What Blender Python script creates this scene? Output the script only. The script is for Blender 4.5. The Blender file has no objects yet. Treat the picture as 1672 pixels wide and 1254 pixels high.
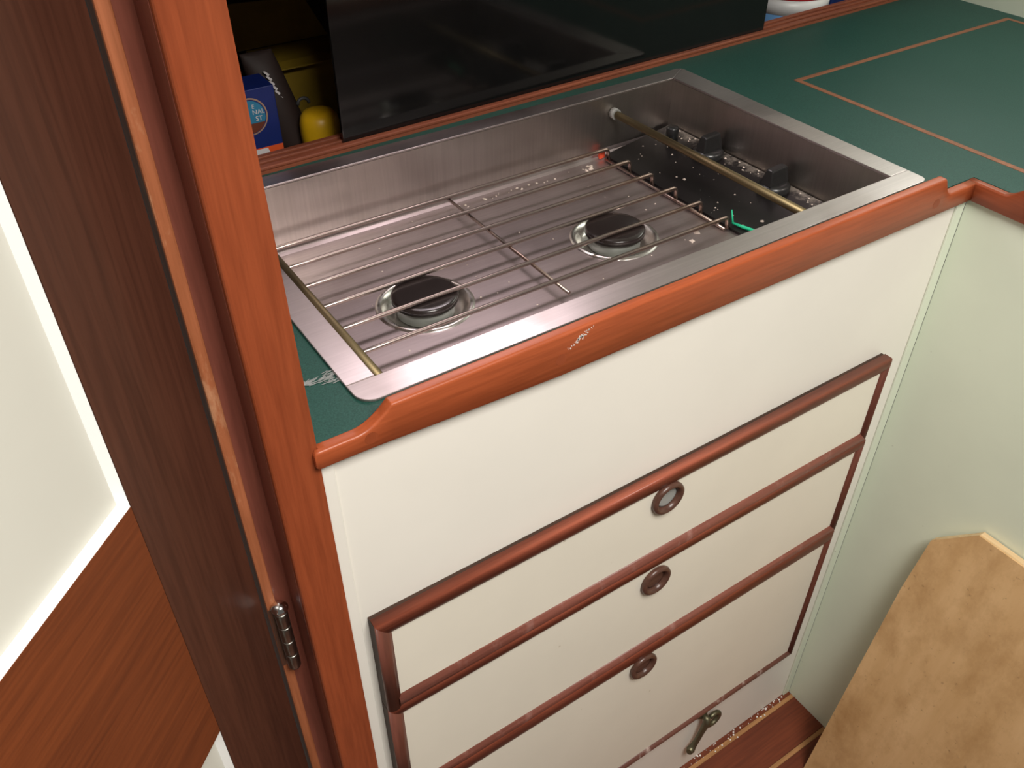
import bpy, bmesh, math, random
from mathutils import Vector, Matrix
random.seed(7)
SC = bpy.context.scene
COL = SC.collection
U = 0.36            # one model unit (camera height above the worktop) in metres
ZF = 2.34           # worktop height above the cabin sole, in model units
def W(p):           # model units -> world metres (sole at z = 0)
    return Vector((p[0]*U, p[1]*U, (p[2]+ZF)*U))

# ------------------------------------------------------------------ camera
cam = bpy.data.cameras.new('camera'); cam.sensor_width = 36.0
cam.lens = 1439.43/1672*36.0; cam.clip_start = 0.01
co = bpy.data.objects.new('camera', cam); COL.objects.link(co)
Rr = Vector((0.83235878, -0.5542362, 0.00104364))
Rd = Vector((-0.35073725, -0.52819767, -0.77329852))
Rf = Vector((0.42914129, 0.64329577, -0.63404125))
m = Matrix((Rr, -Rd, -Rf)).transposed().to_4x4()
m.translation = W((0, 0, 1)); co.matrix_world = m
SC.camera = co

# ------------------------------------------------------------------ world, lights, exposure
SC.view_settings.view_transform = 'Standard'; SC.view_settings.look = 'None'
SC.view_settings.gamma = 1.0; SC.view_settings.use_curve_mapping = False
SC.view_settings.exposure = 0.0
wd = bpy.data.worlds.new('cabin_daylight'); SC.world = wd; wd.use_nodes = True
bg = wd.node_tree.nodes['Background']; bg.inputs[0].default_value = (1.0, 0.93, 0.84, 1); bg.inputs[1].default_value = 0.11
def area(name, loc, target, sx, sy, power, color):
    l = bpy.data.lights.new(name, 'AREA'); l.shape = 'RECTANGLE'; l.size = sx; l.size_y = sy
    l.energy = power; l.color = color
    o = bpy.data.objects.new(name, l); COL.objects.link(o)
    o.location = W(loc); d = W(target)-W(loc)
    o.rotation_euler = d.to_track_quat('-Z', 'Y').to_euler()
    return o
# companionway opening above and behind the camera, to the right
area('companionway_light', (0.65, -0.9, 2.7), (0.85, 1.1, -0.4), 0.55, 0.5, 27.0, (1.0, 0.955, 0.895))
# deck portlight above the locker, ahead of the camera
area('portlight', (1.10, 2.045, 0.92), (0.85, 1.1, 0.15), 0.30, 0.13, 0.95, (1.0, 0.86, 0.90))
# added lamp for light from the right, source unseen; end wall has no opening
area('right_fill_light', (3.38, 1.45, 1.02), (1.9, 1.35, 0.0), 0.40, 0.20, 1.55, (0.97, 1.0, 0.92))

# ------------------------------------------------------------------ materials
MATS = {}
def node_mat(name):
    mt = bpy.data.materials.new(name); mt.use_nodes = True
    nt = mt.node_tree; b = nt.nodes['Principled BSDF']; MATS[name] = mt
    return mt, nt, b
def N(nt, t, **kw):
    n = nt.nodes.new(t)
    for k, v in kw.items(): setattr(n, k, v)
    return n
def coords(nt, scale):
    tc = N(nt, 'ShaderNodeTexCoord'); mp = N(nt, 'ShaderNodeMapping')
    mp.inputs['Scale'].default_value = scale
    nt.links.new(tc.outputs['Object'], mp.inputs['Vector']); return mp.outputs['Vector']
def noise(nt, vec, scale, detail=4, rough=0.55):
    n = N(nt, 'ShaderNodeTexNoise'); n.inputs['Scale'].default_value = scale
    n.inputs['Detail'].default_value = detail; n.inputs['Roughness'].default_value = rough
    nt.links.new(vec, n.inputs['Vector']); return n.outputs['Fac']
def ramp(nt, fac, stops):
    r = N(nt, 'ShaderNodeValToRGB'); e = r.color_ramp.elements
    while len(e) < len(stops): e.new(0.5)
    for i, (p, c) in enumerate(stops):
        e[i].position = p; e[i].color = (*c, 1) if len(c) == 3 else c
    nt.links.new(fac, r.inputs['Fac']); return r.outputs['Color']
def mix(nt, fac, a, b, blend='MIX'):
    mx = N(nt, 'ShaderNodeMix', data_type='RGBA', blend_type=blend)
    for s, v in ((mx.inputs[0], fac), (mx.inputs[6], a), (mx.inputs[7], b)):
        if hasattr(v, 'is_linked'): nt.links.new(v, s)
        else: s.default_value = v if not isinstance(v, tuple) else (*v, 1)
    return mx.outputs[2]
def bump(nt, b, height, strength, dist=0.001):
    bp = N(nt, 'ShaderNodeBump'); bp.inputs['Strength'].default_value = strength
    bp.inputs['Distance'].default_value = dist
    nt.links.new(height, bp.inputs['Height']); nt.links.new(bp.outputs['Normal'], b.inputs['Normal'])
def wood(name, axis, c1, c2, rough=0.38, fleck=None, wear=None):
    mt, nt, b = node_mat(name)
    s = [55.0, 55.0, 55.0]; s['XYZ'.index(axis)] = 3.0
    v = coords(nt, s); f = noise(nt, v, 1.0, 5, 0.6)
    c = ramp(nt, f, [(0.3, c1), (0.7, c2)])
    s2 = [260.0]*3; s2['XYZ'.index(axis)] = 14.0
    f2 = noise(nt, coords(nt, s2), 1.0, 3, 0.6)
    c = mix(nt, 0.35, c, ramp(nt, f2, [(0.35, tuple(x*0.55 for x in c1)), (0.62, c2)]))
    if wear:
        fw = noise(nt, coords(nt, (60, 60, 18)), 1.0, 5, 0.7)
        k = ramp(nt, fw, [(0.55, (0, 0, 0)), (0.7, (1, 1, 1))])
        c = mix(nt, k, c, wear)
    nt.links.new(c, b.inputs['Base Color'])
    b.inputs['Roughness'].default_value = rough
    b.inputs['Specular IOR Level'].default_value = 0.35; b.inputs['Coat Weight'].default_value = 0.05; b.inputs['Coat Roughness'].default_value = 0.3
    bump(nt, b, f2, 0.12, 0.0006)
    return mt
def paint(name, c, rough=0.5, var=0.05, speck=None, thr=0.7, spscale=90):
    mt, nt, b = node_mat(name)
    f = noise(nt, coords(nt, (5, 5, 5)), 1.0, 4, 0.6)
    col = ramp(nt, f, [(0.3, tuple(x*(1-var) for x in c)), (0.7, tuple(min(1, x*(1+var)) for x in c))])
    if speck:
        f2 = noise(nt, coords(nt, (spscale,)*3), 1.0, 2, 0.5)
        col = mix(nt, ramp(nt, f2, [(thr, (0, 0, 0)), (thr+0.05, (1, 1, 1))]), col, speck)
    nt.links.new(col, b.inputs['Base Color']); b.inputs['Roughness'].default_value = rough
    bump(nt, b, noise(nt, coords(nt, (140,)*3), 1.0, 2), 0.05, 0.0004)
    return mt
def plain(name, c, rough=0.4, metal=0.0, coat=0.0):
    mt, nt, b = node_mat(name)
    f = noise(nt, coords(nt, (40, 40, 40)), 1.0, 3, 0.6)
    nt.links.new(ramp(nt, f, [(0.3, tuple(x*0.88 for x in c)), (0.7, tuple(min(1, x*1.1) for x in c))]), b.inputs['Base Color'])
    b.inputs['Roughness'].default_value = rough; b.inputs['Metallic'].default_value = metal
    b.inputs['Coat Weight'].default_value = coat
    return mt
def steel(name, c, rough, axis='X', stain=(0.20, 0.15, 0.10), amount=0.5):
    mt, nt, b = node_mat(name)
    s = [420.0]*3; s['XYZ'.index(axis)] = 10.0
    br = noise(nt, coords(nt, s), 1.0, 3, 0.6)
    big = noise(nt, coords(nt, (9, 9, 9)), 1.0, 3, 0.5)
    base = ramp(nt, br, [(0.3, tuple(x*0.88 for x in c)), (0.7, c)])
    st = ramp(nt, big, [(0.48, (0, 0, 0)), (0.8, (amount,)*3)])
    col = mix(nt, st, base, stain)
    nt.links.new(col, b.inputs['Base Color']); b.inputs['Metallic'].default_value = 1.0
    rr = ramp(nt, big, [(0.3, (rough,)*3), (0.8, (min(1, rough+0.2),)*3)])
    nt.links.new(rr, b.inputs['Roughness'])
    bump(nt, b, br, 0.06, 0.0003)
    return mt

MA, MB_ = (0.255, 0.052, 0.017), (0.32, 0.073, 0.025)
for ax in 'XYZ':
    wood('mahogany_'+ax, ax, MA, MB_)
wood('mahogany_rail', 'X', (0.33, 0.068, 0.021), (0.42, 0.095, 0.032), 0.36)
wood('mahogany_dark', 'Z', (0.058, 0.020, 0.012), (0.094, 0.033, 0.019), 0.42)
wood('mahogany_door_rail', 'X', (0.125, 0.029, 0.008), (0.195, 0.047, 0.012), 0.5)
wood('mahogany_worn', 'Z', (0.33, 0.10, 0.036), (0.48, 0.16, 0.07), 0.5, wear=(0.55, 0.28, 0.15))
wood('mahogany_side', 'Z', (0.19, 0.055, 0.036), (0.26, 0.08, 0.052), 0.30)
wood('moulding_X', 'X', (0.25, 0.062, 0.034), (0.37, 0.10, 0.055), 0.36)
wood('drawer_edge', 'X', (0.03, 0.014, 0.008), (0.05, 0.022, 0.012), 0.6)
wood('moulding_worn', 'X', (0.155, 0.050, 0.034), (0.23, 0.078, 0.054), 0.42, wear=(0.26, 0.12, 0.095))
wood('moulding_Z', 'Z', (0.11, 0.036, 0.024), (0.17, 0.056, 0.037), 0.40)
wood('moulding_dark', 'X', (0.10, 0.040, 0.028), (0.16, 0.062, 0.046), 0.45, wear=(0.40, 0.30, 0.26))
wood('track_wood', 'X', (0.22, 0.06, 0.03), (0.33, 0.10, 0.05), 0.45)
wood('inlay_wood', 'X', (0.21, 0.08, 0.038), (0.32, 0.125, 0.062), 0.55)
wood('ring_wood', 'X', (0.07, 0.032, 0.022), (0.12, 0.055, 0.038), 0.3)
wood('sole_board', 'X', (0.105, 0.021, 0.007), (0.165, 0.036, 0.012), 0.55)
wood('sole_strip', 'X', (0.30, 0.14, 0.05), (0.40, 0.20, 0.08), 0.5)
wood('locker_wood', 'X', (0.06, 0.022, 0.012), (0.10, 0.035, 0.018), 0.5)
paint('cream_paint', (0.83, 0.80, 0.725), 0.42, 0.03)
paint('cream_drawer', (0.80, 0.755, 0.645), 0.45, 0.04, (0.5, 0.42, 0.30), 0.76, 90)
paint('pale_green_paint', (0.68, 0.735, 0.60), 0.45, 0.04, (0.42, 0.42, 0.34), 0.77, 110)
paint('door_panel_paint', (0.63, 0.62, 0.55), 0.45, 0.03)
paint('wall_white', (0.80, 0.80, 0.74), 0.5, 0.03)
plain('dark_glass', (0.03, 0.035, 0.035), 0.1)
paint('bead_white', (0.97, 0.97, 0.95), 0.3, 0.02)
paint('white_plastic', (0.85, 0.85, 0.84), 0.35, 0.02)
# dark green laminate
mt, nt, b = node_mat('green_laminate')
f = noise(nt, coords(nt, (900,)*3), 1.0, 2, 0.5); g = noise(nt, coords(nt, (6,)*3), 1.0, 4)
c = ramp(nt, f, [(0.3, (0.008, 0.043, 0.034)), (0.7, (0.02, 0.082, 0.062))])
c = mix(nt, ramp(nt, g, [(0.4, (0, 0, 0)), (0.8, (0.35,)*3)]), c, (0.03, 0.085, 0.07))
nt.links.new(c, b.inputs['Base Color']); b.inputs['Roughness'].default_value = 0.5; b.inputs['Specular IOR Level'].default_value = 0.3
bump(nt, b, f, 0.1, 0.0003)
steel('brushed_steel', (0.66, 0.585, 0.575), 0.30, 'X', amount=0.35)
steel('basin_wall_steel', (0.58, 0.53, 0.50), 0.27, 'Z', (0.20, 0.17, 0.11), 0.55)
steel('basin_steel', (0.55, 0.465, 0.46), 0.37, 'X', (0.17, 0.12, 0.08), 0.6)
steel('wire_steel', (0.40, 0.325, 0.295), 0.25, 'X', (0.28, 0.13, 0.05), 0.6)
steel('dish_steel', (0.75, 0.71, 0.67), 0.22, 'X', amount=0.2)
steel('old_brass', (0.24, 0.185, 0.10), 0.42, 'Y', (0.08, 0.06, 0.04), 0.6)
plain('burner_alloy', (0.34, 0.36, 0.33), 0.5, 0.6)
plain('black_enamel', (0.020, 0.014, 0.013), 0.24, 0, 0.4)
plain('knob_black', (0.016, 0.016, 0.016), 0.36, 0, 0.2)
plain('chrome', (0.80, 0.80, 0.78), 0.12, 1.0)
plain('hinge_metal', (0.36, 0.34, 0.30), 0.3, 1.0)
plain('bronze', (0.16, 0.145, 0.09), 0.45, 0.8)
plain('black_acrylic', (0.006, 0.006, 0.006), 0.10)
plain('yellow_card', (0.34, 0.22, 0.018), 0.6)
plain('yellow_plastic', (0.80, 0.46, 0.01), 0.4)
plain('brown_wrapper', (0.024, 0.012, 0.009), 0.65)
plain('blue_card', (0.006, 0.020, 0.15), 0.5)
plain('orange_card', (0.75, 0.10, 0.02), 0.5)
plain('pale_card', (0.72, 0.68, 0.68), 0.5)
plain('teal_card', (0.03, 0.22, 0.38), 0.5)
plain('bronze_print', (0.42, 0.26, 0.17), 0.5)
plain('brown_print', (0.16, 0.04, 0.02), 0.5)
plain('red_plastic', (0.62, 0.02, 0.03), 0.4)
plain('sky_blue_plastic', (0.16, 0.36, 0.68), 0.4)
plain('dark_blue_card', (0.01, 0.03, 0.14), 0.5)
plain('scrap_red', (0.85, 0.10, 0.04), 0.5)
plain('scrap_green', (0.02, 0.55, 0.28), 0.4)
plain('crumb', (0.66, 0.56, 0.48), 0.8)
plain('salt_white', (0.72, 0.68, 0.64), 0.8)
plain('dark_grey', (0.06, 0.06, 0.06), 0.5)
plain('residue_grey', (0.26, 0.27, 0.26), 0.8)
plain('seam_dark', (0.03, 0.022, 0.018), 0.7)
plain('gasket_grey', (0.30, 0.30, 0.28), 0.6)
# cooker control panel: black with grease and grime gathered along its wall edge
mt, nt, b = node_mat('panel_black')
tc = N(nt, 'ShaderNodeTexCoord'); sx = N(nt, 'ShaderNodeSeparateXYZ'); nt.links.new(tc.outputs['Object'], sx.inputs[0])
mr = N(nt, 'ShaderNodeMapRange'); mr.inputs[1].default_value = 0.012; mr.inputs[2].default_value = 0.046
nt.links.new(sx.outputs['X'], mr.inputs[0])
f = noise(nt, coords(nt, (120,)*3), 1.0, 5, 0.7)
mm = N(nt, 'ShaderNodeMath', operation='MULTIPLY'); nt.links.new(mr.outputs[0], mm.inputs[0]); nt.links.new(f, mm.inputs[1])
k = ramp(nt, mm.outputs[0], [(0.34, (0, 0, 0)), (0.62, (0.7,)*3)])
c = mix(nt, k, (0.012, 0.010, 0.010), (0.36, 0.31, 0.26))
f3 = noise(nt, coords(nt, (230,)*3), 1.0, 2, 0.5)
c = mix(nt, ramp(nt, f3, [(0.74, (0, 0, 0)), (0.78, (0.7,)*3)]), c, (0.45, 0.40, 0.36))
nt.links.new(c, b.inputs['Base Color']); b.inputs['Roughness'].default_value = 0.30; b.inputs['Specular IOR Level'].default_value = 0.3
# plywood board: tan, with brown weathering stains
mt, nt, b = node_mat('plywood')
g1 = noise(nt, coords(nt, (30, 30, 4)), 1.0, 5, 0.6)
c = ramp(nt, g1, [(0.3, (0.56, 0.34, 0.15)), (0.7, (0.70, 0.46, 0.235))])
g2 = noise(nt, coords(nt, (14, 14, 9)), 1.0, 6, 0.7)
c = mix(nt, ramp(nt, g2, [(0.45, (0, 0, 0)), (0.75, (0.85,)*3)]), c, (0.36, 0.19, 0.065))
g3 = noise(nt, coords(nt, (160,)*3), 1.0, 3, 0.6)
c = mix(nt, ramp(nt, g3, [(0.66, (0, 0, 0)), (0.78, (0.6,)*3)]), c, (0.14, 0.07, 0.03))
nt.links.new(c, b.inputs['Base Color']); b.inputs['Roughness'].default_value = 0.6
bump(nt, b, g1, 0.15, 0.0005)
wood('ply_edge', 'Y', (0.62, 0.42, 0.22), (0.75, 0.56, 0.33), 0.6)

# ------------------------------------------------------------------ mesh building
ORG = {}
class MB:
    def __init__(s): s.v = []; s.f = []; s.sm = []
    def add(s, vs, fs, smooth=False):
        o = len(s.v); s.v += [tuple(p) for p in vs]
        for f in fs: s.f.append([i+o for i in f]); s.sm.append(smooth)
        return s
    def box(s, x0, x1, y0, y1, z0, z1):
        vs = [(x, y, z) for z in (z0, z1) for y in (y0, y1) for x in (x0, x1)]
        return s.add(vs, [(0, 2, 3, 1), (4, 5, 7, 6), (0, 1, 5, 4), (2, 6, 7, 3), (0, 4, 6, 2), (1, 3, 7, 5)])
    def prism(s, pts, d, smooth=False):
        """closed polygon of 3-D points, extruded by vector d"""
        n = len(pts); d = Vector(d); p = [Vector(q) for q in pts]
        vs = p+[q+d for q in p]
        fs = [tuple(range(n))[::-1], tuple(range(n, 2*n))]
        s.add(vs, fs)
        o = len(s.v)-2*n
        for i in range(n):
            j = (i+1) % n; s.f.append([o+i, o+j, o+n+j, o+n+i]); s.sm.append(smooth)
        return s
    def loft(s, rings, closed=True, caps=True, smooth=True):
        n = len(rings[0]); o = len(s.v)
        for r in rings: s.v += [tuple(p) for p in r]
        for a in range(len(rings)-1):
            for i in range(n if closed else n-1):
                j = (i+1) % n
                s.f.append([o+a*n+i, o+a*n+j, o+(a+1)*n+j, o+(a+1)*n+i]); s.sm.append(smooth)
        if caps:
            s.f.append([o+i for i in range(n)][::-1]); s.sm.append(False)
            s.f.append([o+(len(rings)-1)*n+i for i in range(n)]); s.sm.append(False)
        return s
    def tube(s, path, r, n=10):
        path = [Vector(p) for p in path]; rings = []
        t = (path[1]-path[0]).normalized(); up = Vector((0, 0, 1)) if abs(t.z) < 0.9 else Vector((1, 0, 0))
        nv = t.cross(up).normalized()
        for i, p in enumerate(path):
            if i == 0: t = path[1]-path[0]
            elif i == len(path)-1: t = path[-1]-path[-2]
            else: t = (path[i+1]-path[i]).normalized()+(path[i]-path[i-1]).normalized()
            t.normalize(); nv = (nv-t*nv.dot(t)).normalized(); bv = t.cross(nv)
            rr = r[i] if isinstance(r, (list, tuple)) else r
            rings.append([p+(nv*math.cos(a)+bv*math.sin(a))*rr for a in [2*math.pi*k/n for k in range(n)]])
        return s.loft(rings)
    def lathe(s, c, prof, n=40, axis='Z', caps=True):
        """prof: (radius, height) pairs along the axis from c"""
        rings = []
        for r, h in prof:
            ring = []
            for k in range(n):
                a = 2*math.pi*k/n
                if axis == 'Z': ring.append((c[0]+r*math.cos(a), c[1]+r*math.sin(a), c[2]+h))
                else: ring.append((c[0]+r*math.cos(a), c[1]-h, c[2]+r*math.sin(a)))   # axis towards -y
            rings.append(ring)
        return s.loft(rings, True, caps)
    def build(s, name, mat, parent=None, bevel=0, seg=2, solid=0, mats=None, fm=None, world=True, autosmooth=False):
        P = [W(p) for p in s.v] if world else [Vector(p) for p in s.v]
        lo = Vector([min(p[i] for p in P) for i in range(3)]); hi = Vector([max(p[i] for p in P) for i in range(3)])
        org = Vector(((lo.x+hi.x)/2, (lo.y+hi.y)/2, lo.z))
        me = bpy.data.meshes.new(name); me.from_pydata([p-org for p in P], [], s.f)
        me.polygons.foreach_set('use_smooth', s.sm); me.update()
        bmm = bmesh.new(); bmm.from_mesh(me); bmesh.ops.recalc_face_normals(bmm, faces=bmm.faces); bmm.to_mesh(me); bmm.free()
        me.materials.append(MATS[mat])
        o = bpy.data.objects.new(name, me); COL.objects.link(o)
        o.location = org
        if parent is not None:
            o.parent = parent; o.location = org-ORG[parent]
        ORG[o] = org
        if solid:
            md = o.modifiers.new('solid', 'SOLIDIFY'); md.thickness = solid*U; md.offset = -1
        if bevel:
            md = o.modifiers.new('bevel', 'BEVEL'); md.width = bevel*U; md.segments = seg; md.limit_method = 'ANGLE'
            md.angle_limit = math.radians(40); md.harden_normals = False
        return o
def tag(o, label=None, cat=None, group=None, kind=None):
    for k, v in (('label', label), ('category', cat), ('group', group), ('kind', kind)):
        if v: o[k] = v
    return o
def thing(name, loc, label, cat, group=None, kind=None):
    o = bpy.data.objects.new(name, None); COL.objects.link(o); o.empty_display_size = 0.03
    o.location = W(loc); ORG[o] = W(loc); return tag(o, label, cat, group, kind)
def box(x0, x1, y0, y1, z0, z1): return MB().box(x0, x1, y0, y1, z0, z1)
def cells(xs, ys, keep, z0, z1):
    mb = MB(); nx, ny = len(xs), len(ys)
    for z in (z0, z1):
        for y in ys:
            for x in xs: mb.v.append((x, y, z))
    I = lambda i, j, k: k*nx*ny+j*nx+i
    K = lambda i, j: 0 <= i < nx-1 and 0 <= j < ny-1 and keep((xs[i]+xs[i+1])/2, (ys[j]+ys[j+1])/2)
    for j in range(ny-1):
        for i in range(nx-1):
            if not K(i, j): continue
            F = [[I(i, j, 1), I(i+1, j, 1), I(i+1, j+1, 1), I(i, j+1, 1)], [I(i, j, 0), I(i, j+1, 0), I(i+1, j+1, 0), I(i+1, j, 0)]]
            for (di, dj, a, b_) in ((-1, 0, (i, j+1), (i, j)), (1, 0, (i+1, j), (i+1, j+1)), (0, -1, (i, j), (i+1, j)), (0, 1, (i+1, j+1), (i, j+1))):
                if not K(i+di, j+dj): F.append([I(*a, 0), I(*b_, 0), I(*b_, 1), I(*a, 1)])
            for f in F: mb.f.append(f); mb.sm.append(False)
    return mb

YF = 1.06      # cabinet face
# ================================================================== SETTING
fl = thing('floor', (1.0, 0.2, -ZF-0.02), 'red-brown wooden cabin sole with thin pale strips', 'floor', kind='structure')
box(-0.8, 2.10, -1.2, 1.06, -ZF-0.05, -ZF-0.012).build('subfloor', 'seam_dark', fl)
y = 1.06; first = True
box(-0.8, 2.10, 1.042, 1.06, -ZF-0.012, -ZF).build('floorboard', 'sole_board', fl)
y = 1.041
while y > -1.1:
    box(-0.8, 2.10, y-0.0165, y, -ZF-0.012, -ZF).build('pale_strip', 'sole_strip', fl)
    box(-0.8, 2.10, y-0.173, y-0.0175, -ZF-0.012, -ZF+0.0005).build('floorboard', 'sole_board', fl)
    y -= 0.174
tag(box(3.41, 3.46, 0.2, 3.05, -0.12, 1.7).build('wall_right', 'pale_green_paint'), 'pale greenish white wall at the far end of the green worktop', 'wall', kind='structure')
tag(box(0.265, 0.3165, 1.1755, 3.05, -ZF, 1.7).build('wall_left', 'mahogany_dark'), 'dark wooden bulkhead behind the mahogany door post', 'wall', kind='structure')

tag(cells([-0.8, 3.47], [0.15, 3.05], lambda x, y: True, 1.72, 1.76).build('ceiling', 'cream_paint'), 'pale cabin deckhead above the galley, ending at the companionway', 'ceiling', kind='structure')
wb_ = thing('wall_back', (1.9, 2.1, 0.5), 'pale cabin side above the locker', 'wall', kind='structure')
cells([0.3180, 0.455, 1.645, 3.4095], [0.47, 0.70, 1.11, 1.719], lambda x, z: not (0.455 < x < 1.645 and 0.70 < z < 1.11), 2.085, 2.15).build('panel', 'wall_white', wb_)
for o in [bpy.data.objects['panel']]:      # built lying down: stand it up
    for v in o.data.vertices:
        w = v.co+ORG[o]; x_, z_, y_ = w.x/U, w.y/U, w.z/U-ZF
        v.co = W((x_, y_, z_))-W((1.9, 2.1, 0.5))
    o.location = (0, 0, 0)
box(0.455, 1.645, 2.135, 2.145, 0.70, 1.11).build('window_glass', 'dark_glass', wb_)
# door post
po = thing('trim_1', (0.277, 1.1, -ZF), 'upright mahogany door post left of the cooker', 'post', kind='structure')
PY = 1.05; PD = 1.135
def lean(z): return -0.006*max(0.0, z)/0.7
pts = [(0.317, PY), (0.2415, PY), (0.2385, PY+0.001), (0.2365, PY+0.003), (0.2355, PY+0.006), (0.2355, PD), (0.317, PD)]
MB().loft([[(x+lean(z), y, z) for x, y in pts] for z in (-ZF, 0.0, 0.7, 1.7)], True, True, False).build('post', 'mahogany_Z', po)
side = [(0.2346, PY+0.010), (0.2354, PY+0.010), (0.2354, PD-0.001), (0.203, PD-0.001), (0.203, PD+0.03), (0.22, PD+0.03), (0.2346, PD+0.03)]
side = [(0.2346, PY+0.010), (0.2354, PY+0.010), (0.2354, PD+0.03), (0.2035, PD+0.03), (0.2035, PD), (0.2346, PD)]
MB().loft([[(x+lean(z), y, z) for x, y in side] for z in (-ZF, 0.0, 0.7, 1.7)], True, True, False).build('post_side', 'mahogany_side', po)
box(0.1845, 0.2045, PD-0.004, PD+0.04, -ZF, 1.7).build('jamb_strip', 'mahogany_worn', po, bevel=0.004)

# dust and grit along the foot of the cabinet
mb = MB()
for k in range(90):
    x = random.uniform(1.2, 2.06); yv = 1.058-abs(random.gauss(0, .012)); r = random.uniform(.0012, .004)
    mb.prism([(x+r*math.cos(a)*random.uniform(.6, 1.4), yv+r*math.sin(a), -ZF+0.0004) for a in [k2*1.257 for k2 in range(5)]], (0, 0, r*.7))
tag(mb.build('floor_grit', 'salt_white', fl), 'pale grit on the sole along the cabinet foot', kind='stuff')

# ------------------------------------------------------------------ door, standing open towards the camera
A = math.radians(46)
T = Vector((-math.sin(A), -math.cos(A), 0)); NN = Vector((math.cos(A), -math.sin(A), 0))
H0 = Vector((0.1825, 1.140, 0))
def D(d, z, n): p = H0+T*d+NN*n; return (p.x, p.y, z)
def dbox(d0, d1, z0, z1, n0, n1):
    mb = MB(); vs = [D(d, z, n) for z in (z0, z1) for n in (n0, n1) for d in (d0, d1)]
    return mb.add(vs, [(0, 2, 3, 1), (4, 5, 7, 6), (0, 1, 5, 4), (2, 6, 7, 3), (0, 4, 6, 2), (1, 3, 7, 5)])
dr = thing('door_1', (0.0, 1.0, -ZF+0.06), 'open mahogany door with pale inset panels, at the left', 'door', kind='structure')
TH = -0.065; DW = 1.22; ZB = -ZF+0.06; ZT = 1.6
SX = 0.218; RZT = 0.094; RZB = -0.498
def dpart(name, mat, *a, bevel=0.0, label=None):
    o = dbox(*a).build(name, mat, dr, bevel=bevel)
    if label: o['label'] = label
    return o
def dtex(o):   # turn local axes so that grain runs along the rail
    o.rotation_euler = (0, 0, 0); return o
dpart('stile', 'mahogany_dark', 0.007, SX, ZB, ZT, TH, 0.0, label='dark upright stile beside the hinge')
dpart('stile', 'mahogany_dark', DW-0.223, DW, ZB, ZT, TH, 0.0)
# rails are meshed along local x and turned, so their grain follows them
def drail(z0, z1):
    L = (DW-0.223-SX-0.002)*U
    me = MB().box(0, L, TH*U, 0, 0, (z1-z0)*U)
    o = me.build('rail', 'mahogany_door_rail', None, world=False)
    for v in o.data.vertices: v.co += Vector((L/2, TH*U/2, 0))
    o.parent = dr; o.rotation_euler = (0, 0, math.atan2(T.y, T.x))
    o.scale = (1, 1, 1)
    # local +y must be the visible side
    yl = Vector((-T.y, T.x, 0))
    if yl.dot(NN) < 0:
        for v in o.data.vertices: v.co.y = -v.co.y
        o.data.flip_normals()
    o.location = W(D(SX+0.001, z0, 0))-ORG[dr]
    return o
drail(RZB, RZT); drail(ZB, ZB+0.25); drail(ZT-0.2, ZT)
def dpanel(z0, z1):
    d0, d1 = SX+0.001, DW-0.224
    dpart('panel', 'door_panel_paint', d0, d1, z0+0.001, z1-0.001, -0.05, -0.0165)
    e = 0.030; w = 0.006
    def bead(p0, p1, inward):   # sloping white bead from the frame edge down to the panel
        (a, za), (b_, zb) = p0, p1; (ia, iza), (ib, izb) = inward
        mb = MB(); q = [D(a, za, -0.001), D(a, za, -0.0165), D(ia, iza, -0.0165)]
        r = [D(b_, zb, -0.001), D(b_, zb, -0.0165), D(ib, izb, -0.0165)]
        mb.loft([q, r], True, True, False); mb.build('bead', 'bead_white', dr)
    bead((d0, z0), (d0, z1), ((d0+w, z0+w), (d0+w, z1-w)))
    bead((d1, z0), (d1, z1), ((d1-w, z0+w), (d1-w, z1-w)))
    bead((d0, z0), (d1, z0), ((d0+w, z0+w), (d1-w, z0+w)))
    bead((d0, z1), (d1, z1), ((d0+w, z1-w), (d1-w, z1-w)))
dpanel(RZT, ZT-0.2); dpanel(ZB+0.25, RZB)
# hinge with ball finial
hx, hy = 0.2055, 1.117
hg = MB().tube([(hx, hy, -0.610), (hx, hy, -0.426)], 0.0115, 16).build('hinge', 'hinge_metal', dr); hg['label'] = 'metal hinge barrel with a bright ball end'
for za, zb in ((-0.608, -0.564), (-0.561, -0.518), (-0.515, -0.472), (-0.469, -0.429)):
    MB().lathe((hx, hy, za), [(0.0118, 0), (0.0128, 0.0015), (0.0132, 0.003), (0.0132, zb-za-0.003), (0.0128, zb-za-0.0015), (0.0118, zb-za)], 20).build('knuckle', 'hinge_metal', hg)
box(hx-0.020, hx+0.001, hy+0.0120, hy+0.0135, -0.610, -0.426).build('leaf', 'hinge_metal', hg)
MB().lathe((hx, hy, -0.427), [(0.005, 0), (0.013, 0.0025), (0.0165, 0.0085), (0.0165, 0.0135), (0.012, 0.020), (0.005, 0.0235), (0.001, 0.024)], 24).build('finial', 'chrome', hg)

# ================================================================== CABINET WITH DRAWERS
cb = thing('galley_cabinet', (1.2, 1.08, -ZF), 'cream galley cabinet with three mahogany-edged drawers under the cooker', 'cabinet')
box(0.3175, 2.0995, YF, YF+0.03, -ZF+0.001, -0.055).build('face_panel', 'cream_paint', cb)
box(2.066, 2.0995, YF-0.007, YF-0.0003, -ZF+0.001, -0.058).build('corner_batten', 'pale_green_paint', cb, bevel=0.002)
box(0.3175, 0.341, YF-0.007, YF-0.0003, -ZF+0.001, -0.037).build('corner_batten', 'cream_paint', cb, bevel=0.002)
def moulding_profile(w, h):
    """(across, out) rounded bead with a small inner step; across 0 = outer edge"""
    p = [(0, 0), (0, h*0.25)]
    for k in range(1, 9):
        a = math.pi*(1-k/8*0.66); p.append((w*0.5+w*0.5*math.cos(a), h*(0.25+0.75*math.sin(a))))
    return p+[(w*0.82, h*0.72), (w*0.97, h*0.55), (w, h*0.3), (w, 0)]
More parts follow.
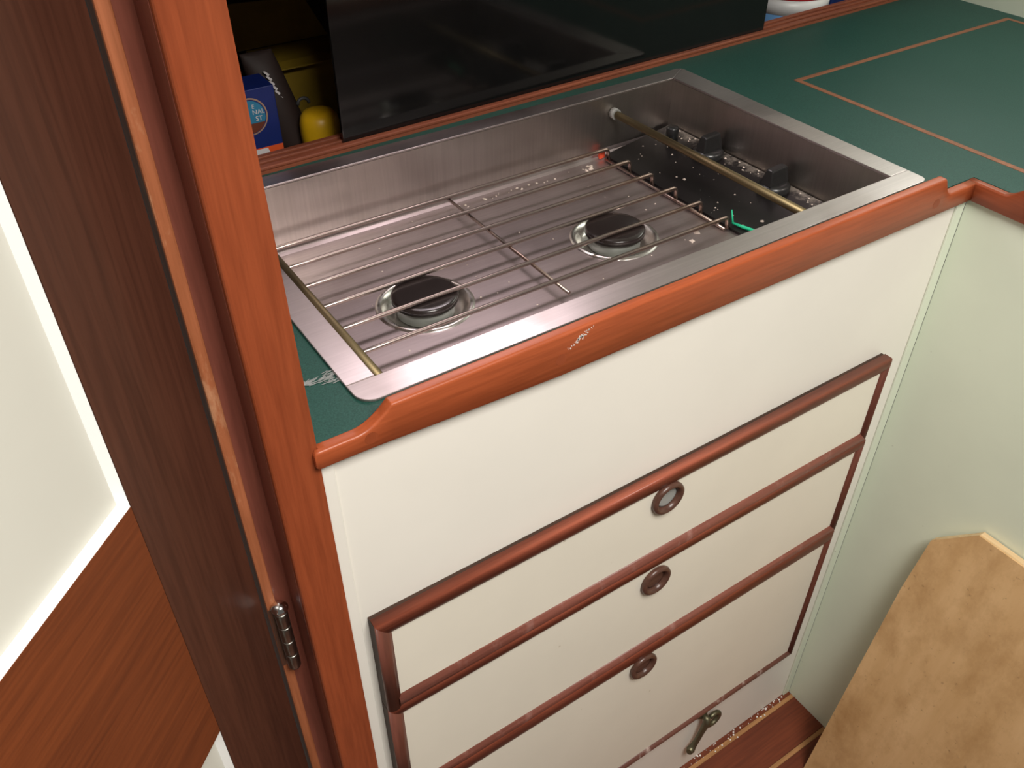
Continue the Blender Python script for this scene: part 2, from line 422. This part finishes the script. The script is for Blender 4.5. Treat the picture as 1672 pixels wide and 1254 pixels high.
def drawer(x0, x1, z0, z1, wt, wb, ws, ringx, ringz, cup, lab_bottom, bottom_mat='moulding_worn'):
    yb = YF-0.0004; ys_ = YF-0.030; h = 0.013
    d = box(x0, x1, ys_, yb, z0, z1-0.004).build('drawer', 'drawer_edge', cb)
    yp = ys_-0.0045
    box(x0+ws-0.004, x1-ws+0.004, yp, ys_-0.0001, z0+wb-0.004, z1-wt+0.004).build('front_panel', 'cream_drawer', d)
    def stick(side, w, mat, lab=None):
        pr = moulding_profile(w, h); ra, rb = [], []
        if side == 'top': pr = [(0.0, -0.019)]+pr[1:]+[(0.0038, 0), (0.0038, -0.019)]
        for a, o in pr:
            yy = ys_-0.0001-o
            if side == 'top':
                ra.append((x0+a*ws/wt, yy, z1-a)); rb.append((x1-a*ws/wt, yy, z1-a))
            elif side == 'bottom':
                ra.append((x0+ws-0.006, yy, z0+a)); rb.append((x1-a*ws/wb, yy, z0+a))
            elif side == 'left':
                ra.append((x0+a, yy, z0)); rb.append((x0+a, yy, z1-a*wt/ws))
            else:
                ra.append((x1-a, yy, z0+a*wb/ws)); rb.append((x1-a, yy, z1-a*wt/ws))
        o = MB().loft([ra, rb]).build('moulding', mat, d)
        if lab: o['label'] = lab
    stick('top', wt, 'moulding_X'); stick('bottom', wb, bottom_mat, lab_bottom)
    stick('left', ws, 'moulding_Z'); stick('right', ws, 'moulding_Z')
    c = (ringx, yp-0.0001, ringz)
    MB().lathe(c, [(0.047, 0.0002), (0.049, 0.006), (0.047, 0.013), (0.041, 0.0165), (0.036, 0.014), (0.032, 0.008), (0.0305, 0.0012), (0.0305, 0.0002)], 36, 'Y', False).build('finger_ring', 'ring_wood', d)
    MB().lathe(c, [(0.030, 0.0002), (0.0295, 0.003), (0.025, 0.0032), (0.016, 0.0022), (0.001, 0.0018)], 28, 'Y', True).build('finger_hole', cup, d)
    return d
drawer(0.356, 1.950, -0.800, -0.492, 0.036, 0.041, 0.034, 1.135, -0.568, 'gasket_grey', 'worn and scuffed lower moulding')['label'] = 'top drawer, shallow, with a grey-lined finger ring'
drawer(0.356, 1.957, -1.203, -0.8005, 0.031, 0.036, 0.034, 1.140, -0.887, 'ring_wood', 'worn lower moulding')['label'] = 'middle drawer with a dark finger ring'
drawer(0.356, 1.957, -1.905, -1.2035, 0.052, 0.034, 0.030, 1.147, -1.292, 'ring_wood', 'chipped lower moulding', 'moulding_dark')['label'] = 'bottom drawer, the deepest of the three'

# small hook hanging below the bottom drawer
hk = thing('cabin_hook', (1.535, 1.04, -2.17), 'small tarnished bronze hook hanging below the bottom drawer', 'hook')
MB().lathe((1.545, YF-0.0008, -1.985), [(0.026, 0), (0.026, 0.006), (0.020, 0.012), (0.008, 0.016), (0.001, 0.017)], 20, 'Y').build('base_plate', 'bronze', hk)
MB().tube([(1.545, 1.05, -1.985), (1.545, 1.03, -1.987), (1.543, 1.026, -2.005), (1.533, 1.030, -2.06), (1.522, 1.034, -2.12), (1.512, 1.036, -2.15), (1.498, 1.034, -2.165), (1.486, 1.028, -2.160)],
          [0.012, 0.014, 0.014, 0.011, 0.0105, 0.012, 0.016, 0.011], 12).build('hook_arm', 'bronze', hk)
cc = (1.590, 1.036, -2.035)
MB().tube([(cc[0]+0.030*math.cos(a), cc[1], cc[2]+0.034*math.sin(a)) for a in [math.radians(130-15*k) for k in range(22)]], 0.0095, 10).build('ring_eye', 'bronze', hk)

# cabinet on the right, its face running towards the camera
sc_ = thing('side_cabinet', (2.13, 0.3, -ZF), 'pale cabinet side at the right, meeting the drawer unit in the corner', 'cabinet')
box(2.10, 2.13, -0.6, 1.0525, -ZF+0.001, -0.055).build('face_panel', 'pale_green_paint', sc_)

# ================================================================== WORKTOP
wt = thing('worktop', (1.8, 1.6, -0.05), 'dark green laminate worktop around the cooker and hatch', 'worktop')
LX0, LX1, LY0, LY1 = 2.2345, 3.36, 0.22, 1.779
xs = [0.3175, 0.474, 1.937, 2.1100, LX0, LX1, 3.4095]; ys = [-0.6, LY0, 1.0618, 1.163, LY1, 1.995, 2.137]
ys.sort()
def keep(x, y):
    if x < 2.11 and y < 1.0618: return False
    if 0.474 < x < 1.937 and 1.163 < y < 1.995: return False
    if LX0 < x < LX1 and LY0 < y < LY1: return False
    return True
cells(xs, ys, keep, -0.05, -0.006).build('laminate', 'green_laminate', wt)
# pale dried residue in the corner by the post
mb = MB()
for k in range(70):
    t0 = random.random(); spread = 0.003+0.020*t0
    x = 0.355+0.068*t0+random.gauss(0, .004); yv = 1.226-0.012*t0+random.gauss(0, spread*.6)
    l = random.uniform(.010, .026); a = random.gauss(0.1, 0.35)
    mb.tube([(x, yv, -0.0050), (x+l*math.cos(a), yv+l*math.sin(a)*.6, -0.0046)], 0.0008, 5)
tag(mb.build('dried_residue', 'residue_grey', wt), 'pale dried residue on the laminate by the post', kind='stuff')
# hatch lid let into the worktop
ld = thing('hatch_lid', (2.8, 1.0, -0.04), 'green lift-out hatch lid with wooden edging in the worktop', 'lid')
g = 0.0015; e = 0.0185
box(LX0+g+e, LX1-g-e, LY0+g+e, LY1-g-e, -0.04, -0.006).build('lid_panel', 'green_laminate', ld)
for a in ((LX0+g, LX1-g, LY1-g-e, LY1-g), (LX0+g, LX1-g, LY0+g, LY0+g+e), (LX0+g, LX0+g+e, LY0+g+e, LY1-g-e), (LX1-g-e, LX1-g, LY0+g+e, LY1-g-e)):
    box(a[0], a[1], a[2], a[3], -0.04, -0.0055).build('edging', 'inlay_wood', ld)

# ------------------------------------------------------------------ fiddle rails (wooden lip with scooped ends)
def smooth(t): t = max(0, min(1, t)); return t*t*(3-2*t)
def rail_sections(stations, frame, thick=0.024):
    """stations: (s, zbottom, ztop); frame(s, out, z) -> point. Rounded top edges."""
    rings = []
    for s, zb, zt, *th in stations:
        r = 0.006; T_ = th[0] if th else thick
        pr = [(0.0, zb+0.002), (0.002, zb), (T_, zb), (T_, zt-r*0.6)]
        pr += [(T_-r*0.6*(1-math.cos(a)), zt-r*0.6*(1-math.sin(a))) for a in (0.4, 0.8, 1.2, 1.57)]
        pr += [(r*(1-math.sin(a)), zt-r*(1-math.cos(a))) for a in (0.0, 0.4, 0.8, 1.2, 1.57)]
        rings.append([frame(s, o, z) for o, z in pr])
    return rings
st = []
def scoop(t): t = max(0.0, min(1.0, t)); return t**1.9
xsamp = [0.3065, 0.308, 0.311, 0.3172, 0.3176]+[0.33+0.005*k for k in range(0, 25)]+[0.4522, 0.4526, 0.4535, 0.5, 0.8, 1.1, 1.5, 1.85]+[1.90+0.004*k for k in range(0, 26)]+[2.02, 2.05, 2.0855]
for x in xsamp:
    zb = -0.034-0.020*smooth((x-0.32)/0.5)
    zt = 0.004+0.039*scoop((x-0.382)/0.070)
    if x > 1.9: zt = -0.006+0.049*scoop((1.985-x)/0.040)
    if x < 0.311: zb += (0.311-x)*1.2; zt -= (0.311-x)*2.0
    st.append((x, zb, zt, 0.0125 if x < 0.3175 else 0.024))
fr = thing('fiddle_rail', (1.2, 1.055, -0.053), 'mahogany lip rail along the front of the cooker, with a white scuff', 'rail')
MB().loft(rail_sections(st, lambda s, o, z: (s, 1.037+o, z))).build('rail', 'mahogany_rail', fr)
for px, pz in ((0.408, -0.011), (0.803, -0.013), (1.93, -0.018)):
    MB().prism([(px+0.0125*math.cos(k*math.pi/14), 1.0371, pz+0.0125*math.sin(k*math.pi/14)) for k in range(28)], (0, -0.0004, 0)).build('wood_plug', 'mahogany_Z', fr)
mb = MB()
for k in range(75):
    x = 0.846+random.gauss(0, .013); z = 0.020+random.gauss(0, .003)+(x-.846)*.55
    r = random.uniform(.0008, .0026)
    mb.prism([(x+r*math.cos(a)*random.uniform(.6, 1.2), 1.0372, z+r*math.sin(a)*.7*random.uniform(.6, 1.2)) for a in [k2*1.257 for k2 in range(5)]], (0, -0.0006, 0))
tag(mb.build('white_scuff', 'salt_white', fr), 'white scuff mark on the rail face', kind='stuff')
st2 = []
for yv in [1.036-0.008*k for k in range(0, 22)]+[0.80, 0.6, 0.3, 0.0, -0.4]:
    zt = -0.006+0.045*smooth((0.965-yv)/0.075)
    st2.append((yv, -0.056, zt))
fr2 = thing('fiddle_rail', (2.1, 0.4, -0.056), 'mahogany lip rail on the right-hand cabinet, running towards the viewer', 'rail')
MB().loft(rail_sections([(1.0612, -0.056, -0.006)]+st2, lambda s, o, z: (2.0858+o, s, z), 0.0235)).build('rail', 'mahogany_Y', fr2)

# ================================================================== COOKER (drop-in hob)
FZ = -0.190   # basin floor
hob = thing('gas_hob', (1.2, 1.57, FZ-0.01), 'sunken stainless steel two-burner gas hob set in the green worktop', 'hob')
# basin: walls, coved foot and floor in one pressed sheet
X0, X1, Y0, Y1 = 0.4840, 1.925, 1.172, 1.985
rings = []
for ins, z in ((0, -0.002), (0, -0.05), (0, -0.165), (0.003, -0.176), (0.009, -0.184), (0.018, -0.189), (0.026, FZ)):
    rings.append([(X0+ins, Y0+ins, z), (X1-ins*0.5, Y0+ins, z), (X1-ins*0.5, Y1-ins, z), (X0+ins, Y1-ins, z)])
e_ = 0.007
for (a0, b0, a1, b1) in ((X0-e_, X0, Y0-e_, Y1+e_), (X1, X1+e_, Y0-e_, Y1+e_)):
    box(a0, b0, a1, b1, -0.166, -0.0062).build('basin_side', 'basin_wall_steel', hob)
box(X0, X1, Y0-e_, Y0, -0.166, -0.0062).build('basin_side', 'basin_wall_steel', hob)
box(X0, X1, Y1, Y1+e_, -0.166, -0.0062).build('basin_side', 'basin_wall_steel', hob)
mb = MB().loft(rings[2:], True, False, False)
BURN = ((0.800, 1.574), (1.376, 1.571)); BR = 0.112
bmf = bmesh.new()      # floor with two round wells
loops = [rings[-1]]+[[(bx_+BR*math.cos(2*math.pi*k/48), by_+BR*math.sin(2*math.pi*k/48), FZ) for k in range(48)] for bx_, by_ in BURN]
for lp in loops:
    vv = [bmf.verts.new(q) for q in lp]
    for k in range(len(vv)): bmf.edges.new((vv[k], vv[(k+1) % len(vv)]))
bmesh.ops.triangle_fill(bmf, use_beauty=True, edges=bmf.edges[:])
bmf.verts.index_update()
mb.add([v.co[:] for v in bmf.verts], [[v.index for v in f.verts] for f in bmf.faces]); bmf.free()
mb.build('basin_floor', 'basin_steel', hob)
# rim: front strip with rounded corners, then sides and back
def arc(cx, cy, r, a0, a1, n=6): return [(cx+r*math.cos(math.radians(a0+(a1-a0)*k/n)), cy+r*math.sin(math.radians(a0+(a1-a0)*k/n))) for k in range(n+1)]
r = 0.035
front = arc(0.427+r, 1.111+r, r, 180, 270)+arc(1.992-0.02, 1.111+0.02, 0.02, 270, 360)+[(1.993, 1.1725), (0.426, 1.1725)]
zt = 0.0
def plate(poly, name, mat='brushed_steel', z0=-0.0058, z1=zt, bev=0.0015):
    return MB().prism([(x, y, z0) for x, y in poly], (0, 0, z1-z0)).build(name, mat, hob, bevel=bev)
plate(front, 'rim_strip')
plate([(0.426, 1.1735), (0.4838, 1.1735), (0.4838, 1.9845), (0.426, 2.03)], 'rim_strip')
plate([(1.9255, 1.1735), (1.993, 1.1735), (2.006, 2.032), (1.9255, 1.9845)], 'rim_strip')
plate([(0.427, 2.031), (0.4840, 1.9855), (1.925, 1.9855), (2.005, 2.033), (1.99, 2.042), (0.44, 2.042)], 'rim_strip')
# control panel, sloping slightly up to the right-hand wall
px0, px1 = 1.660, 1.9205
cp = MB().add([(px0, 1.203, FZ+0.001), (px1-0.006, 1.203, FZ+0.001), (px1-0.006, 1.957, FZ+0.001), (px0, 1.957, FZ+0.001),
               (px0, 1.190, FZ+0.008), (px1, 1.190, FZ+0.045), (px1, 1.972, FZ+0.045), (px0, 1.972, FZ+0.008)],
              [(3, 2, 1, 0), (4, 5, 6, 7), (0, 1, 5, 4), (1, 2, 6, 5), (2, 3, 7, 6), (3, 0, 4, 7)]).build('control_panel', 'panel_black', hob)
def pz(x): return FZ+0.008+0.037*(x-px0)/(px1-px0)
def knob(x, y, ang, big=True):
    z = pz(x)-0.004
    if not big:
        kb = MB().lathe((x, y, z), [(0.019, 0), (0.019, 0.050), (0.016, 0.054), (0.001, 0.055)], 20).build('ignition_button', 'knob_black', hob)
        return
    kb = MB().lathe((x, y, z), [(0.046, 0), (0.047, 0.010), (0.046, 0.020), (0.040, 0.027), (0.030, 0.029), (0.001, 0.030)], 32).build('knob', 'knob_black', hob)
    ca, sa = math.cos(ang), math.sin(ang); rr = []
    for w, l, zz in ((0.019, 0.040, 0.026), (0.015, 0.036, 0.050), (0.011, 0.032, 0.070), (0.008, 0.029, 0.072)):
        ring = []
        for (u, v) in ((-l, -w), (-l*.6, -w*1.1), (l*.6, -w*1.1), (l, -w), (l, w), (l*.6, w*1.1), (-l*.6, w*1.1), (-l, w)):
            ring.append((x+u*ca-v*sa, y+u*sa+v*ca, z+zz))
        rr.append(ring)
    MB().loft(rr, True, True, False).build('knob_grip', 'knob_black', kb, bevel=0.003)
knob(1.851, 1.885, 0, False)
knob(1.872, 1.745, math.radians(4))
knob(1.872, 1.482, math.radians(4))
# burners
def burner(x, y):
    dsh = MB().lathe((x, y, FZ), [(0.120, 0.0006), (0.117, 0.004), (0.111, 0.0055), (0.105, 0.003), (0.098, -0.008), (0.090, -0.017), (0.082, -0.021), (0.001, -0.021)], 56, 'Z', False).build('burner_dish', 'dish_steel', hob)
    MB().lathe((x, y, FZ), [(0.067, -0.0205), (0.070, -0.019), (0.070, 0.011), (0.065, 0.0135), (0.001, 0.0135)], 48).build('burner_ring', 'burner_alloy', dsh)
    MB().lathe((x, y, FZ+0.014), [(0.070, 0), (0.0785, 0.0006), (0.0800, 0.002), (0.0803, 0.014), (0.0790, 0.0170), (0.0755, 0.0188), (0.065, 0.0195), (0.001, 0.0200)], 56).build('burner_cap', 'black_enamel', dsh)
for q in BURN: burner(*q)
# brass fiddle rods across the basin, front to back
for rx, sock in ((0.5160, False), (1.690, True)):
    rd = MB().tube([(rx, Y0+0.002, -0.058), (rx, Y1-0.002, -0.058)], 0.0112, 14).build('fiddle_rod', 'old_brass', hob)
    MB().tube([(rx, Y1-0.020, -0.058), (rx, Y1-0.0015, -0.058)], 0.0165, 16).build('rod_socket', 'gasket_grey', rd)

# pan grid: six wires with bent feet
GZ = -0.150; RB = 0.0060
pg = thing('pan_grid', (1.1, 1.69, FZ+0.001), 'loose wire pan grid of six bars over the two burners', 'grid')
def wire(y):
    p = [(0.545, y, FZ+0.0058), (0.545, y, GZ-0.012), (0.5465, y, GZ-0.004), (0.553, y, GZ)]
    p += [(0.553+(1.640-0.553)*k/12, y, GZ) for k in range(1, 13)]
    p += [(1.6475, y, GZ-0.003), (1.651, y, GZ-0.012), (1.654, y, FZ+0.0058)]
    return MB().tube(p, RB, 10)
gy = [1.946-0.1024*k for k in range(6)]
for yv in gy: wire(yv).build('grid_bar', 'wire_steel', pg)
MB().tube([(1.087, 1.950, GZ-0.0098), (1.087, 1.385, GZ-0.0098)], 0.0045, 10).build('cross_wire', 'wire_steel', pg)
for xx in (0.5525, 1.6445):
    MB().tube([(xx, gy[0]+0.002, FZ+0.0058), (xx, gy[-1]-0.002, FZ+0.0058)], 0.0045, 10).build('foot_wire', 'wire_steel', pg)
# crumbs on the hob
mb = MB()
def crumb(x, y, z, r):
    vs = []
    for a in range(6):
        an = a*math.pi/3+random.random()*.4; vs.append((x+r*math.cos(an)*random.uniform(.6, 1.3), y+r*math.sin(an)*random.uniform(.6, 1.3), z))
    top = (x, y, z+r*random.uniform(.5, 1.0))
    mb.add(vs+[top], [(i, (i+1) % 6, 6) for i in range(6)]+[tuple(range(6))[::-1]])
for k in range(48):
    x = random.uniform(0.65, 1.63); yv = random.uniform(1.42, 1.95)
    if min((x-0.80)**2+(yv-1.574)**2, (x-1.376)**2+(yv-1.571)**2) < 0.0150: continue
    crumb(x, yv, FZ+0.0005, random.choice([.0015, .002, .0028]))
for k in range(26):
    crumb(random.uniform(1.12, 1.62), 1.945+random.uniform(-.012, .008), FZ+0.0008, random.choice([.002, .003, .005]))
for x, yv, rr_ in ((1.575, 1.93, .010), (1.555, 1.925, .006), (1.535, 1.44, .008), (1.575, 1.465, .009), (1.53, 1.38, .006)):
    crumb(x, yv, FZ+0.0006, rr_)
for k in range(34):
    x = random.uniform(1.68, 1.90); crumb(x, random.uniform(1.25, 1.95), pz(x)+0.0003, random.choice([.0015, .002, .003]))
for k in range(40):
    x = random.uniform(1.885, 1.917); crumb(x, random.uniform(1.25, 1.95), pz(x)+0.0003, random.choice([.002, .003, .004]))
for x, yv, rr_ in ((1.775, 1.335, .008), (1.735, 1.695, .006), (1.79, 1.265, .012), (1.74, 1.39, .006)):
    crumb(x, yv, pz(x)+0.0003, rr_)
tag(mb.build('crumbs', 'crumb'), 'pale food crumbs scattered over the hob floor and control panel', 'crumbs', kind='stuff')
# coloured scraps
MB().add([(1.612, 1.945, FZ+0.001), (1.636, 1.948, FZ+0.001), (1.632, 1.957, FZ+0.001), (1.610, 1.957, FZ+0.001), (1.616, 1.949, FZ+0.028), (1.634, 1.951, FZ+0.032), (1.631, 1.957, FZ+0.026), (1.614, 1.957, FZ+0.022)],
         [(3, 2, 1, 0), (4, 5, 6, 7), (0, 1, 5, 4), (1, 2, 6, 5), (2, 3, 7, 6), (3, 0, 4, 7)])
sr = MB().add([(1.632, 1.963, FZ+0.004), (1.655, 1.965, FZ+0.004), (1.654, 1.972, FZ+0.010), (1.633, 1.972, FZ+0.010), (1.636, 1.964, FZ+0.030), (1.656, 1.966, FZ+0.034), (1.654, 1.972, FZ+0.030), (1.637, 1.972, FZ+0.026)],
         [(3, 2, 1, 0), (4, 5, 6, 7), (0, 1, 5, 4), (1, 2, 6, 5), (2, 3, 7, 6), (3, 0, 4, 7)]).build('plastic_scrap', 'scrap_red')
tag(sr, 'small orange-red scrap at the back corner of the pan grid', 'scrap')
sg = MB().tube([(1.672, 1.435, pz(1.672)+0.006), (1.680, 1.400, pz(1.68)+0.005), (1.692, 1.355, pz(1.692)+0.005), (1.70, 1.32, pz(1.70)+0.005)], [0.003, 0.005, 0.0045, 0.003], 8)
sg.tube([(1.672, 1.432, pz(1.672)+0.006), (1.674, 1.445, pz(1.674)+0.040)], [0.003, 0.0012], 8)
tag(sg.build('plastic_scrap', 'scrap_green'), 'bright green plastic sliver by the front of the pan grid', 'scrap')

# ================================================================== BACK LOCKER with sliding black door
def trk(x): return 2.062+0.028*(x-0.6)
lk = thing('back_locker', (1.9, 2.6, -0.1), 'low wooden locker behind the cooker with a sliding door', 'locker')
def skew(x0, x1, o0, o1, z0, z1):
    vs = [(x, trk(x)+o, z) for z in (z0, z1) for o in (o0, o1) for x in (x0, x1)]
    return MB().add(vs, [(0, 2, 3, 1), (4, 5, 7, 6), (0, 1, 5, 4), (2, 6, 7, 3), (0, 4, 6, 2), (1, 3, 7, 5)])
skew(0.3180, 3.409, 0.0, 0.080, -0.0058, 0.003).build('track_base', 'track_wood', lk)
for o0, o1 in ((0.0, 0.020), (0.034, 0.048), (0.062, 0.080)):
    skew(0.3180, 3.409, o0, o1, 0.0031, 0.013).build('track_ridge', 'track_wood', lk, bevel=0.003)
sd = skew(0.857, 2.472, 0.0210, 0.0330, 0.0036, 0.428).build('sliding_door', 'black_acrylic', lk, bevel=0.002); sd['label'] = 'glossy black sliding door panel'
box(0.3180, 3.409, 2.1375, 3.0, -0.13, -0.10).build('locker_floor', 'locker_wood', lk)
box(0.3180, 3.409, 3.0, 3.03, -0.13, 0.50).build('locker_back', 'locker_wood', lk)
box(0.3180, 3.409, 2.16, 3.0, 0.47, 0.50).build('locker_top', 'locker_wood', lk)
skew(0.3180, 3.409, 0.0, 0.080, 0.43, 0.469).build('header', 'track_wood', lk)
LZ = -0.0995
# blue carton with a round emblem, mostly behind the post
bx = thing('printed_box', (0.68, 2.37, LZ), 'dark blue printed carton with round emblem and orange base, beside the post', 'box')
YB = 2.225
box(0.56, 0.738, YB, YB+0.10, LZ, 0.150).build('carton', 'blue_card', bx, bevel=0.002)
def flat(name, poly, mat, yo, par=bx, lab=None):
    o = MB().prism([(x, YB-yo, z) for x, z in poly], (0, -0.0006, 0)).build(name, mat, par)
    if lab: o['label'] = lab
    return o
flat('orange_band', [(0.561, LZ+0.001), (0.7375, LZ+0.001), (0.7375, -0.009), (0.561, -0.009)], 'orange_card', 0.0002)
flat('white_patch', [(0.58, LZ+0.001), (0.702, LZ+0.001), (0.7035, -0.04), (0.694, -0.012), (0.58, -0.010)], 'pale_card', 0.001)
CXe, CZe, RE = 0.660, 0.080, 0.050
circ = lambda r_, a0=0, a1=360, n=40: [(CXe+r_*math.cos(math.radians(a0+(a1-a0)*k/n)), CZe+r_*math.sin(math.radians(a0+(a1-a0)*k/n))) for k in range(n if a1-a0 == 360 else n+1)]
flat('emblem_ring', circ(RE), 'bronze_print', 0.0002)
flat('emblem', circ(RE-0.004), 'blue_card', 0.001)
flat('emblem_face', circ(RE-0.007, -25, 205), 'teal_card', 0.0018)
flat('emblem_bowl', circ(RE-0.006, 205, 335, 24), 'brown_print', 0.0018)
def text(s, x, z, size):
    cu = bpy.data.curves.new('lettering', 'FONT'); cu.body = s; cu.size = size*U; cu.align_x = 'RIGHT'; cu.extrude = 0.0002
    tmp = bpy.data.objects.new('lettering_src', cu); COL.objects.link(tmp)
    bpy.context.view_layer.update()
    me = bpy.data.meshes.new_from_object(tmp.evaluated_get(bpy.context.evaluated_depsgraph_get()))
    bpy.data.objects.remove(tmp)
    me.materials.clear(); me.materials.append(MATS['pale_card'])
    o = bpy.data.objects.new('lettering', me); COL.objects.link(o); o.parent = bx
    o.rotation_euler = (math.pi/2, 0, 0); o.location = W((x, YB-0.0032, z))-ORG[bx]
text('E', 0.677, 0.101, 0.015); text('NAL', 0.702, 0.085, 0.017); text('ST', 0.694, 0.067, 0.018)
# brown wrapper packet
pk = thing('brown_packet', (0.80, 2.40, LZ), 'dark brown wrapped packet with pale print, between the blue carton and yellow carton', 'packet')
rr = []
for t_, w, d in ((0, 0.052, 0.045), (0.1, 0.060, 0.05), (0.5, 0.056, 0.048), (0.85, 0.05, 0.036), (0.97, 0.046, 0.012), (1.0, 0.046, 0.004)):
    z = LZ+0.275*t_; cx = 0.822-0.055*t_; cy = 2.385+0.03*t_
    rr.append([(cx+w*math.cos(a), cy+d*math.sin(a), z) for a in [2*math.pi*k/20 for k in range(20)]])
MB().loft(rr).build('wrapper', 'brown_wrapper', pk)
mb = MB()
for k in range(7):
    z = 0.135-k*0.014; x = 0.762+k*0.0055
    mb.prism([(x, 2.366, z), (x+0.011, 2.364, z-0.012), (x+0.015, 2.364, z-0.007), (x+0.004, 2.366, z+0.003)], (0, -0.006, 0))
mb.build('print_mark', 'pale_card', pk)
# yellow carton with open flaps
yc = thing('yellow_carton', (0.94, 2.62, LZ), 'dim yellow cardboard carton with open flaps at the back of the locker', 'carton')
box(0.83, 1.10, 2.54, 2.70, LZ, 0.085).build('carton', 'yellow_card', yc)
MB().prism([(0.83, 2.54, 0.086), (1.10, 2.54, 0.086), (1.09, 2.50, 0.078), (0.84, 2.50, 0.078)], (0, 0, 0.004)).build('flap', 'yellow_card', yc)
MB().prism([(0.80, 2.705, 0.086), (1.10, 2.705, 0.086), (1.05, 2.74, 0.20), (0.78, 2.74, 0.215)], (0, 0.004, 0)).build('flap', 'yellow_card', yc)
# yellow cup
yp = thing('yellow_cup', (0.91, 2.36, LZ), 'bright yellow rounded cup at the edge of the black door', 'cup')
MB().lathe((0.882, 2.31, LZ), [(0.046, 0), (0.055, 0.005), (0.058, 0.05), (0.057, 0.085), (0.052, 0.105), (0.042, 0.117), (0.025, 0.122), (0.001, 0.123)], 36).build('cup', 'yellow_plastic', yp)
MB().tube([(0.865+0.017*math.cos(a), 2.372, 0.022+0.017*math.sin(a)) for a in [math.pi*k/10 for k in range(11)]], 0.005, 8).build('handle', 'dark_grey', yp)
# white tub on the right
tb = thing('plastic_tub', (2.87, 2.36, LZ), 'white plastic tub with red top band and blue foot, right of the black door', 'tub')
TB = (2.883, 2.395, LZ)
MB().lathe(TB, [(0.145, 0), (0.150, 0.004), (0.152, 0.066)], 48).build('blue_foot', 'sky_blue_plastic', tb)
MB().lathe(TB, [(0.1525, 0.0665), (0.154, 0.122)], 48).build('white_body', 'white_plastic', tb)
MB().lathe(TB, [(0.1545, 0.1225), (0.157, 0.125), (0.157, 0.16), (0.155, 0.163), (0.150, 0.164)], 48).build('red_band', 'red_plastic', tb)
MB().lathe(TB, [(0.151, 0.1645), (0.153, 0.23), (0.148, 0.24), (0.001, 0.242)], 48).build('lid', 'white_plastic', tb)
db = box(3.06, 3.25, 2.33, 2.50, LZ, 0.18).build('blue_box', 'dark_blue_card', bevel=0.003)
tag(db, 'dark blue carton right of the white tub in the locker', 'box')

# ================================================================== PLYWOOD BOARD leaning on the right-hand cabinet
BZ = -ZF+0.001
def bxp(z): return 2.064+(z+0.97)*0.124
outline = [(0.790, BZ), (0.782, -1.30), (0.770, -1.075), (0.660, -0.955), (0.20, -0.955), (0.08, -1.08), (0.06, BZ)]
def bpt(y, z, n): return (bxp(z)+n*0.992, y, z-n*0.124+0.0)
pb = thing('plywood_board', (1.9, 0.45, BZ), 'tan weathered plywood board with clipped corners leaning against the side cabinet', 'board')
f0 = [bpt(y, z, 0) for y, z in outline]; f1 = [bpt(y, z, 0.006) for y, z in outline]; f2 = [bpt(y, z, 0.030) for y, z in outline]
f1 = [(a[0], a[1], max(a[2], -ZF+0.001)) for a in f1]; f2 = [(a[0], a[1], max(a[2], -ZF+0.001)) for a in f2]
MB().loft([f0, f1], True, True, False).build('face_veneer', 'plywood', pb)
f1b = [(a[0]+0.0004, a[1], a[2]) for a in f1]
MB().loft([f1b, f2], True, True, False).build('core', 'ply_edge', pb)
